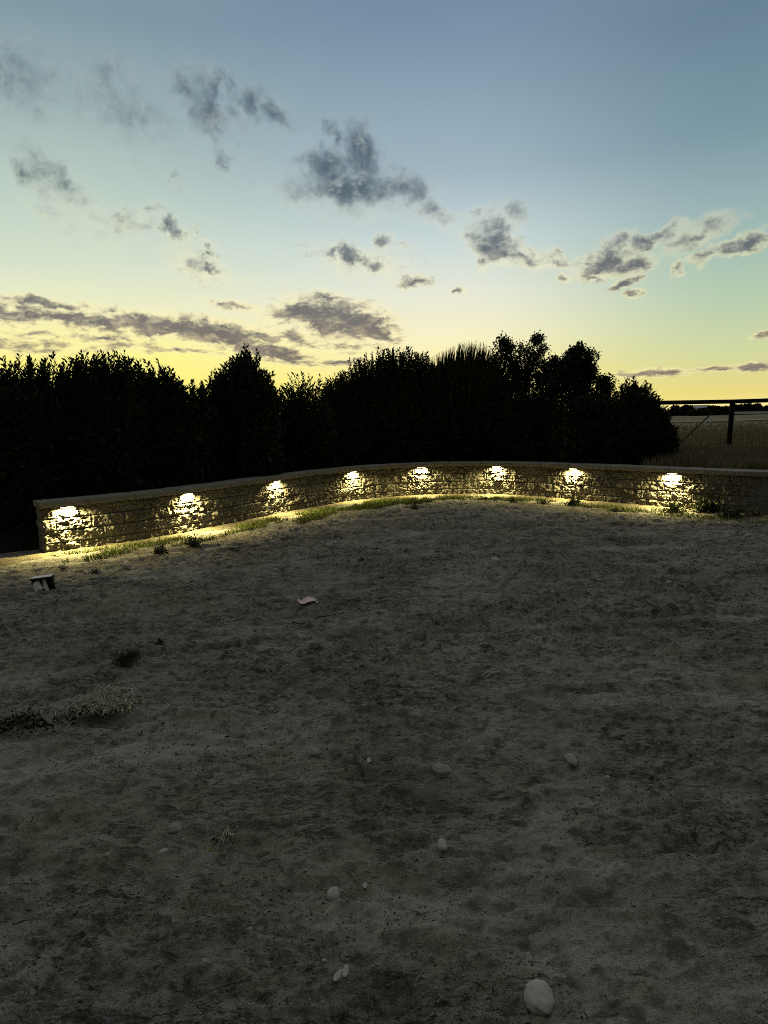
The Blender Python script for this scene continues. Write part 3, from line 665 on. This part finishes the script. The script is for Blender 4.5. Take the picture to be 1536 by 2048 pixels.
def house(px, Y, wpx, ytop, ybot, lab, name):
    c = atd(px, 820, Y); W_ = wpx/FPX*Y; zt_ = atd(px, ytop, Y).z; zb_ = .3; H_ = (zt_-zb_)*.72
    t = empty(name, (c.x, Y, zb_), lab, 'building', 'pale buildings far across the field')
    m = MB(); m.box((0, 0, H_/2), (W_, 5, H_)); m.build('walls', M_farwall, t)
    m = MB(); a = W_/2+.25; h = zt_-zb_
    m.add([(-a, -2.9, H_), (a, -2.9, H_), (a, 2.9, H_), (-a, 2.9, H_), (-a, 0, h), (a, 0, h)], [(0, 1, 5, 4), (2, 3, 4, 5), (0, 4, 3), (1, 2, 5), (3, 2, 1, 0)]); m.build('roof', M_farwall, t)
    m = MB(); m.box((0, -2.52, H_*.45), (W_*.16, .06, H_*.4)); m.build('window', M_farroof, t)
house(1398, 135, 30, 810, 820, 'pale far building seen under the fence rail, left of the post', 'far_building')
house(1436, 125, 12, 817, 822, 'tiny pale shed between far trees just left of the fence post', 'far_shed')

# ------------------------------------------------------------------ ground cover
rng = np.random.default_rng(80)
def scatter_px(spots):                                # (px, py, spread along, spread deep, n)
    P = []
    for (a, b, sx, sy, n) in spots:
        c = at(a, b, 0); q = rng.normal(size=(n, 2))*[sx, sy]; P.append(q+[c.x, c.y])
    return np.concatenate(P)
Pn = []
for (s0, s1, o0, o1, n) in [(0, 1.8, .22, .8, 4200), (1.5, 3.4, .22, .75, 3000), (3.2, 5.4, .3, 1.0, 7000), (5.0, 7.2, .35, 1.15, 10000), (7.2, 9.2, .4, .9, 3500), (9.2, 12, .4, .8, 3500), (12, 15.5, .3, .9, 3000)]:
    s = rng.uniform(s0, s1, n); of = rng.uniform(o0, o1, n); k = fbm(s*2.2, of*5, 33, 2) > -.05
    x, y = wp(s[k], of[k]); Pn.append(np.stack([x, y], 1))
Pn = np.concatenate(Pn); z = gh(Pn[:, 0], Pn[:, 1])
blades('short_grass', np.column_stack([Pn, z-.004]), .03+.06*rng.uniform(0, 1, len(Pn))**1.5, .008, M_grass, 'short green grass growing along the foot of the wall', .6, 81)
# dry stubble over the yard
n = 60000; yy = 1.6*np.exp(rng.uniform(0, 1, n)*math.log(13.2/1.6)); xx = rng.uniform(-1, 1, n)*(yy*.60+.2)
k = (fbm(xx*1.5, yy*1.5, 35, 3)+rng.uniform(-.35, .35, n) > .08) & (np.interp(xx, _pl[:, 0], _pl[:, 1])-yy > .4); xx, yy = xx[k], yy[k]
blades('dry_stubble', np.stack([xx, yy, gh(xx, yy)-.003], 1), (.008+.022*rng.uniform(0, 1, len(xx))**2)*(.7+.06*yy), .0022+.0004*yy, M_straw, 'short dry stubble scattered over the bare dirt', 1.3, 82)
n = 26000; yy = 1.5*np.exp(rng.uniform(0, 1, n)*math.log(13/1.5)); xx = rng.uniform(-1, 1, n)*(yy*.60+.2); k = np.interp(xx, _pl[:, 0], _pl[:, 1])-yy > .1; xx, yy = xx[k], yy[k]
# crumbs and pebbles: small rough octahedra
m_ = len(xx); r = (.0022+.010*rng.uniform(0, 1, m_)**6)*(.35+.12*yy); zc_ = gh(xx, yy)
oct_ = np.array([[1, 0, 0], [0, 1, 0], [-1, 0, 0], [0, -1, 0], [0, 0, .8], [0, 0, -.8]]); jit = rng.uniform(.6, 1.2, (m_, 6, 1)); ca = rng.uniform(0, 6.28, m_); cc, ss_ = np.cos(ca)[:, None], np.sin(ca)[:, None]
V = oct_[None]*jit*r[:, None, None]; V = np.stack([V[..., 0]*cc-V[..., 1]*ss_, V[..., 0]*ss_+V[..., 1]*cc, V[..., 2]], -1)+np.stack([xx, yy, zc_+r*.25], 1)[:, None]
Ft = np.array([[0, 1, 4], [1, 2, 4], [2, 3, 4], [3, 0, 4], [1, 0, 5], [2, 1, 5], [3, 2, 5], [0, 3, 5]]); F = (np.arange(m_)[:, None, None]*6+Ft[None]).reshape(-1, 3)
o = mesh_np('dirt_crumbs', V.reshape(-1, 3), F, M_clod); tag(o, 'small crumbs of earth and grit scattered over the yard', kind='stuff')

# dead leaves and dark bits of litter, thickest where the dirt is broken
n = 26000; yy = 1.6*np.exp(rng.uniform(0, 1, n)*math.log(13/1.6)); xx = rng.uniform(-1, 1, n)*(yy*.60+.2)
k = (np.interp(xx, _pl[:, 0], _pl[:, 1])-yy > .25) & (fbm(xx*1.1, yy*1.6, 57, 4)+rng.uniform(-.12, .12, n) > .16); xx, yy = xx[k], yy[k]; m_ = len(xx)
dv = unit(np.stack([rng.normal(size=m_)*1.6, rng.normal(size=m_)*.7, rng.uniform(0, .35, m_)], 1))
V, F = leaf_quads(np.stack([xx, yy, gh(xx, yy)+.003], 1), dv, (.008+.03*rng.uniform(0, 1, m_)**3)*(.6+.11*yy), (.003+.007*rng.uniform(0, 1, m_)**2)*(.6+.11*yy), rng, 0)
o = mesh_np('leaf_litter', V, F, M_litter); tag(o, 'dark dead leaves and bits of bark scattered over the yard', kind='stuff')

# ------------------------------------------------------------------ stones
import bmesh
def stone(px, py, wpx, hpx, lab, seed, mat=None, name='stone', flat=.6, rz=0, group='stones lying on the dirt', sink=.40):
    p = pt(px, py); q0 = proj(p); qx_ = proj(p+Vector((.01, 0, 0))); qy_ = proj(p+Vector((0, .01, 0)))
    a = wpx/2*.01/(qx_[0]-q0[0]); b = max(a*.6, hpx/2*.01/(q0[1]-qy_[1])/(1+.25*flat))
    b = min(b, a*2.6)
    bm = bmesh.new(); bmesh.ops.create_icosphere(bm, subdivisions=4, radius=1)
    for v in bm.verts:
        c = v.co; n_ = float(fbm(np.array([c.x*1.1+seed*3+c.z]), np.array([c.y*1.1+c.z*.7]), seed, 3)[0])
        c *= 1+(.17 if mat is None else .38)*n_+.035*float(vn(np.array([c.x*7+c.z*3]), np.array([c.y*7]), seed+5)[0]); c.x = math.copysign(abs(c.x)**.9, c.x); c.y = math.copysign(abs(c.y)**.9, c.y)
        c.x *= a; c.y *= b; c.z *= min(a, b)*flat
    me = bpy.data.meshes.new(name); bm.to_mesh(me); bm.free()
    me.polygons.foreach_set('use_smooth', np.ones(len(me.polygons), bool)); me.materials.append(mat or M_stone)
    o = bpy.data.objects.new(name, me); COL.objects.link(o); o.location = (p.x, p.y, p.z+min(a, b)*flat*(1-sink*2)); o.rotation_euler = (0, 0, rz)
    return tag(o, lab, 'stone', group)
stone(1078, 1990, 62, 78, 'large smooth rounded pale stone at the bottom of the photo', 1, flat=.55)
stone(667, 1784, 27, 30, 'pale domed stone in the lower middle of the dirt, beside a forked twig', 2, flat=.95)
stone(678, 1956, 16, 30, 'elongated stone near the bottom, left one of a leaning pair', 3, rz=-.5)
stone(692, 1952, 12, 30, 'narrow upright stone near the bottom, right one of a leaning pair', 4, rz=-.1)
stone(885, 1553, 34, 22, 'straw coloured lumpy stone right of a dark hollow in the middle of the yard', 5, M_clod, flat=.6, rz=.4)
stone(326, 1698, 20, 9, 'thin pale sliver of stone at the lower left, slanting', 6, rz=.6, flat=.5)
stone(350, 1655, 34, 18, 'rough brownish clod just above the pale sliver of stone', 7, M_clod, rz=.4)
stone(648, 1915, 9, 9, 'tiny stone left above the leaning pair near the bottom', 8)
stone(410, 1927, 16, 14, 'small grey stone alone at the lower left', 9, M_clod)
stone(730, 1772, 10, 13, 'small stone beside the lower end of the forked twig', 10)
stone(1340, 1165, 10, 8, 'small pale stone at the right part of the yard', 11)
stone(990, 1118, 16, 8, 'small flat pale stone in the middle, upper part of the yard', 12)
stone(885, 1697, 20, 24, 'triangular stone with dry stalks in the lower middle', 13, flat=.8)
stone(1098, 1352, 13, 11, 'small dark-edged stone on the dirt right of the middle', 14, M_clod)
stone(628, 1510, 26, 16, 'grey clod under a curved dry stalk left of the middle', 15, M_clod)
stone(1058, 1905, 14, 20, 'small stone above the large smooth stone', 16, M_clod)
stone(1142, 1535, 22, 26, 'pale crumbly clod right of the middle of the yard', 17, M_clod)
stone(252, 1124, 8, 6, 'tiny pale stone lit by the lamps near the left end of the wall', 18)
stone(448, 1098, 7, 5, 'tiny pale stone below the second lamp from the left', 19)
stone(670, 1042, 8, 5, 'tiny white stone in the green grass before the wall', 20)
stone(738, 1530, 9, 12, 'small pale pebble left of the dark hollow', 21)
stone(1270, 1400, 14, 8, 'small brown clod between shallow ridges at the right', 22, M_clod)
stone(500, 1860, 12, 10, 'small clod at the lower left of the pale domed stone', 23, M_clod)
stone(215, 1722, 14, 9, 'small pale clod at the lower left edge of the footprints', 24, M_clod)
stone(1215, 1560, 9, 6, 'small pale pebble right of the crumbly clod', 25)

# ------------------------------------------------------------------ twigs
def twig(pts, r, lab, mat=M_straw, name='twig', fork=None):
    P = [pt(a, b) for a, b in pts]; o0 = P[0].copy(); m = MB()
    for i, p in enumerate(P): p.z += .006+.010*math.sin(i/(len(P)-1)*3.14)
    m.tube([p-o0 for p in P], r, 5, r*.5)
    if fork:
        Q = [pt(a, b) for a, b in fork]
        for i, p in enumerate(Q): p.z += .007+.008*math.sin(i/(len(Q)-1)*3.14)
        m.tube([p-o0 for p in Q], r*.8, 5, r*.4)
    o = m.build(name, mat, None, True); o.location = o0; return tag(o, lab, 'twig', 'dry twigs and stalks on the dirt')
twig([(718, 1780), (716, 1768), (708, 1753), (701, 1742)], .0016, 'pale forked twig right of the domed stone in the lower middle', fork=[(718, 1764), (712, 1754), (700, 1743)])
twig([(446, 1778), (458, 1774), (470, 1770)], .002, 'short pale stalk lying left, pair with a thinner slanting one', fork=[(463, 1778), (472, 1788), (480, 1798)])
twig([(594, 1879), (606, 1883), (620, 1888)], .0018, 'short curved stalk near the bottom, left of the middle')
twig([(587, 1550), (586, 1538), (585, 1528)], .002, 'short upright pale stalk left of the middle of the yard')
twig([(612, 1502), (622, 1500), (632, 1508), (634, 1520)], .0022, 'curved pale stalk arching over a grey clod')
twig([(436, 1695), (450, 1700), (456, 1728)], .002, 'dry pale stalks crossing at the lower left of the stubble')
twig([(600, 1214), (592, 1226), (596, 1231)], .004, 'thin dark twig hanging below the scrap of pink paper', M_bark)
twig([(585, 1245), (600, 1250), (640, 1240), (680, 1232), (718, 1215)], .005, 'long thin dark twig on the dirt below the scrap of paper', M_bark)
twig([(1205, 1544), (1240, 1550), (1292, 1552)], .003, 'long straight pale stalk right of the middle')
twig([(880, 1715), (888, 1690), (880, 1680)], .002, 'thin stalk leaning on the triangular stone')
twig([(728, 1450), (724, 1434), (733, 1412)], .002, 'thin upright dry stalk in the middle of the yard')
twig([(1020, 2040), (1032, 2020), (1040, 2046)], .0014, 'bent pale straw at the bottom edge, left of the large stone')
twig([(394, 1300), (400, 1284), (398, 1276)], .003, 'short pale stalk left of the middle, above bare dirt')
twig([(196, 1370), (188, 1360), (182, 1350)], .003, 'short pale stalk at the left, below a dark weed')

# ------------------------------------------------------------------ scrap of paper
c = pt(617, 1206); n = 14
gx, gy = np.meshgrid(np.linspace(-.5, .5, 22), np.linspace(-.5, .5, 10))
k = (c-Vector((0, 0, CAM_H))).length/FPX; wx = 38*k; wy = .075
edge_ = .10*vn(gx*6, gy*0, 2)*np.sign(gy)*(np.abs(gy) > .4)
px_ = gx*wx+gy*wy*-.5; py_ = (gy+edge_)*wy*1.25+gx*wx*.18+.012*np.sin(gx*9); pz_ = .012+.010*np.sin(gx*7+1)+.006*vn(gx*7, gy*5, 4)+.012*(gy > .3)
o = mesh_np('paper_scrap', np.stack([px_, py_, pz_], -1).reshape(-1, 3), grid_faces(10, 22), M_paper, smooth=True)
sm = o.modifiers.new('thickness', 'SOLIDIFY'); sm.thickness = .0015
o.location = c; tag(o, 'torn scrap of pale pink paper lying on the dirt in the middle of the yard', 'paper scrap')

# ------------------------------------------------------------------ small black and white thing near the left end of the wall
c = pt(86, 1181); k = (c-Vector((0, 0, CAM_H))).length/FPX
t = empty('fallen_fixture', c, 'small fallen thing with black flat hood and two pale uprights, near the wall end', 'debris')
u_ = k; t.rotation_euler = (0, rad(-4), rad(10))
m = MB(); m.box((1*u_, .075, 14*u_), (33*u_, .02, 25*u_), top=.98); m.box((0, .035, 26.4*u_), (37*u_, .11, 3*u_), top=.96)
m.box((14.5*u_, .035, 19.5*u_), (7*u_, .08, 11*u_), Matrix.Rotation(.12, 3, 'Y'), top=.9); m.box((-15.5*u_, .045, 21*u_), (4*u_, .06, 9*u_), Matrix.Rotation(.45, 3, 'Y'), top=.8); m.build('hood', M_black, t)
m = MB(); m.box((1*u_, .035, 28.6*u_), (34*u_, .10, .9*u_)); m.build('hood_lit_edge', M_pale, t)  # pale slab stands in for light catching the top edge of the hood
m = MB(); m.box((-6*u_, -.012, 13.5*u_), (12*u_, .045, 17*u_), Matrix.Rotation(-.38, 3, 'Y') @ Matrix.Rotation(-.35, 3, 'X'), top=.8); m.build('upright', M_pale, t)
m = MB(); m.box((6*u_, .0, 12.5*u_), (6.5*u_, .03, 23*u_), Matrix.Rotation(-.16, 3, 'Y') @ Matrix.Rotation(-.3, 3, 'X'), top=.85); m.build('upright', M_pale, t)
m = MB(); m.box((0, -.035, 3.5*u_), (15*u_, .05, 8*u_), Matrix.Rotation(-.25, 3, 'Y'), top=.7); m.build('socket', M_black, t)
gx, gy = np.meshgrid(np.linspace(-1, 1, 16), np.linspace(-1, 1, 9))
hz = .006+.022*np.exp(-gy**2*3)*(1-gx*.2)*(1-gx**4)+.004*vn(gx*5, gy*5, 6); P = np.stack([-14*u_+gx*24*u_+gy*.01, -.05+gy*.05-gx*.03, hz-.012*(np.abs(gy) > .9)], -1)
mesh_np('torn_sheet', P.reshape(-1, 3), grid_faces(9, 16), M_sheet, t, True)

# ------------------------------------------------------------------ weeds and tufts
def weed(px, py, hpx, wpx, n, lab, seed, mat=M_weed, name='weed', stalk=0, leafl=None, flat=1.0, cat='weed', group='weeds on the yard'):
    rng = np.random.default_rng(seed); c = pt(px, py); k = (c-Vector((0, 0, CAM_H))).length/FPX
    H_ = hpx*k; W_ = wpx/2*k; m = n
    d = unit(rng.normal(size=(m, 3))*[1, 1, .55]+[0, 0, .8*flat]); rr_ = rng.uniform(.25, 1, m)[:, None]
    tip = d*rr_*[W_, W_, H_]; tip[:, 2] = np.abs(tip[:, 2])
    St, Sf = prisms(tip*0+[0, 0, -.005], tip, .0022, .001)
    L = (leafl or max(.018, H_*.3)); B = []; Dd = []
    for f in (.45, .65, .82, 1.0):
        B.append(tip*f); Dd.append(unit(d+rng.normal(size=(m, 3))*.7))
    B = np.concatenate(B); Dd = np.concatenate(Dd)
    V, F = leaf_quads(B, Dd, L*rng.uniform(.6, 1.2, len(B)), L*.38, rng)
    t = empty(name, c, lab, cat, group); mesh_np('leaves', V, F, mat, t); mesh_np('stems', St, Sf, mat, t)
    if stalk:
        q = MB(); hs = stalk*k; q.tube([(0, 0, 0), (.008, 0, hs*.5), (-.004, 0, hs)], .004, 5, .0015); q.build('stalk', mat, t)
        s_ = np.linspace(.15, .97, 14); Bq = np.stack([0*s_, 0*s_, s_*hs], 1); V, F = leaf_quads(Bq, unit(rng.normal(size=(14, 3))*[1, 1, .3]+[0, 0, .7]), .03, .010, rng); mesh_np('stalk_leaves', V, F, mat, t)
    return t
weed(388, 1095, 24, 34, 60, 'small bushy dark weed below the second lamp from the left', 1, stalk=0)
weed(320, 1108, 26, 30, 45, 'dark weed with one tall thin stalk standing before the wall between the two left lamps', 2, stalk=66)
weed(255, 1330, 30, 56, 110, 'flat spreading dark weed on bare dirt at the left', 3, flat=.5)
weed(190, 1146, 14, 26, 40, 'small weed in the lamplight near the left end of the wall', 4)
weed(128, 1140, 10, 20, 24, 'tiny weed in the lamplight nearest the left end of the wall', 5)
weed(470, 1100, 10, 40, 40, 'low dark weed at the edge of the lamplight, left of the middle lamps', 6, flat=.5)
weed(1150, 1010, 22, 46, 70, 'leafy weed at the foot of the wall under the seventh lamp', 7)
weed(1352, 1024, 22, 60, 110, 'leafy weed at the foot of the wall right under the rightmost lamp', 8)
weed(1412, 1024, 34, 52, 130, 'brightly lit leafy weed right of the rightmost lamp', 9)
weed(1462, 1036, 26, 60, 110, 'dim leafy weed in the unlit ground at the right', 10)
weed(1085, 1008, 14, 40, 50, 'low weed between the sixth and seventh lamps', 11)
weed(1025, 1006, 14, 30, 40, 'low weed just right of the sixth lamp', 12)
weed(915, 1008, 9, 90, 90, 'long dark mat of low weeds before the wall between fifth and sixth lamps', 13, flat=.4)
weed(830, 1018, 16, 30, 40, 'low weed in front of the fifth lamp', 14)
weed(1505, 1034, 16, 40, 50, 'low weed at the right edge against the dark wall', 15)
weed(1230, 1022, 10, 50, 50, 'low weed between the seventh and the rightmost lamp', 16)
weed(320, 1290, 12, 30, 40, 'small dark weed at the left, right above the spreading one', 17)
weed(500, 1062, 9, 30, 40, 'low weed on the gravel left of the third lamp', 19)
# straw tufts
def tuft(px, py, wpx, hpx, n, lab, seed, mat, L=.09):
    rng = np.random.default_rng(seed); c = pt(px, py); k = (c-Vector((0, 0, CAM_H))).length/FPX
    q = rng.normal(size=(n, 2))*[wpx*k*.25, hpx*k*.7]; P = np.column_stack([q, .03*np.exp(-(q[:, 0]/(wpx*k*.4))**2)])
    a = rng.uniform(0, 6.28, n); w_ = np.stack([np.cos(a), np.sin(a), 0*a], 1)*.0018
    tip = P+unit(rng.normal(size=(n, 3))*[1, 1, .4]*.8+[.1, -.5, .5])*L*rng.uniform(.4, 1.1, (n, 1))
    mid = P*.45+tip*.55+[0, 0, .015]; V = np.stack([P-w_, P+w_, mid+w_, tip, mid-w_], 1).reshape(-1, 3)
    t = empty('grass_tuft', c, lab, 'grass tuft', 'grass tufts on the yard'); mesh_np('tuft_leaves', V, np.arange(n*5).reshape(-1, 5), mat, t)
    gx, gy = np.meshgrid(np.linspace(-1, 1, 20), np.linspace(-1, 1, 14)); r2 = np.sqrt(gx**2+gy**2)
    Pm = np.stack([gx*wpx*k*.55, gy*hpx*k*1.1, .035*np.clip(1-r2**2, -.5, 1)+.006*vn(gx*5, gy*5, seed)-.012], -1); mesh_np('root_mound', Pm.reshape(-1, 3), grid_faces(14, 20), M_clod, t, True)
tuft(212, 1418, 80, 30, 2600, 'mound of pale dry grass at the left with a dark side towards the viewer', 1, M_straw2, .07)
tuft(45, 1455, 130, 30, 450, 'dark green grass patch at the left edge, beside the pale mound', 2, M_weed, .05)
tuft(450, 1680, 36, 16, 70, 'small tuft of pale stalks at the lower left', 6, M_straw2, .04)
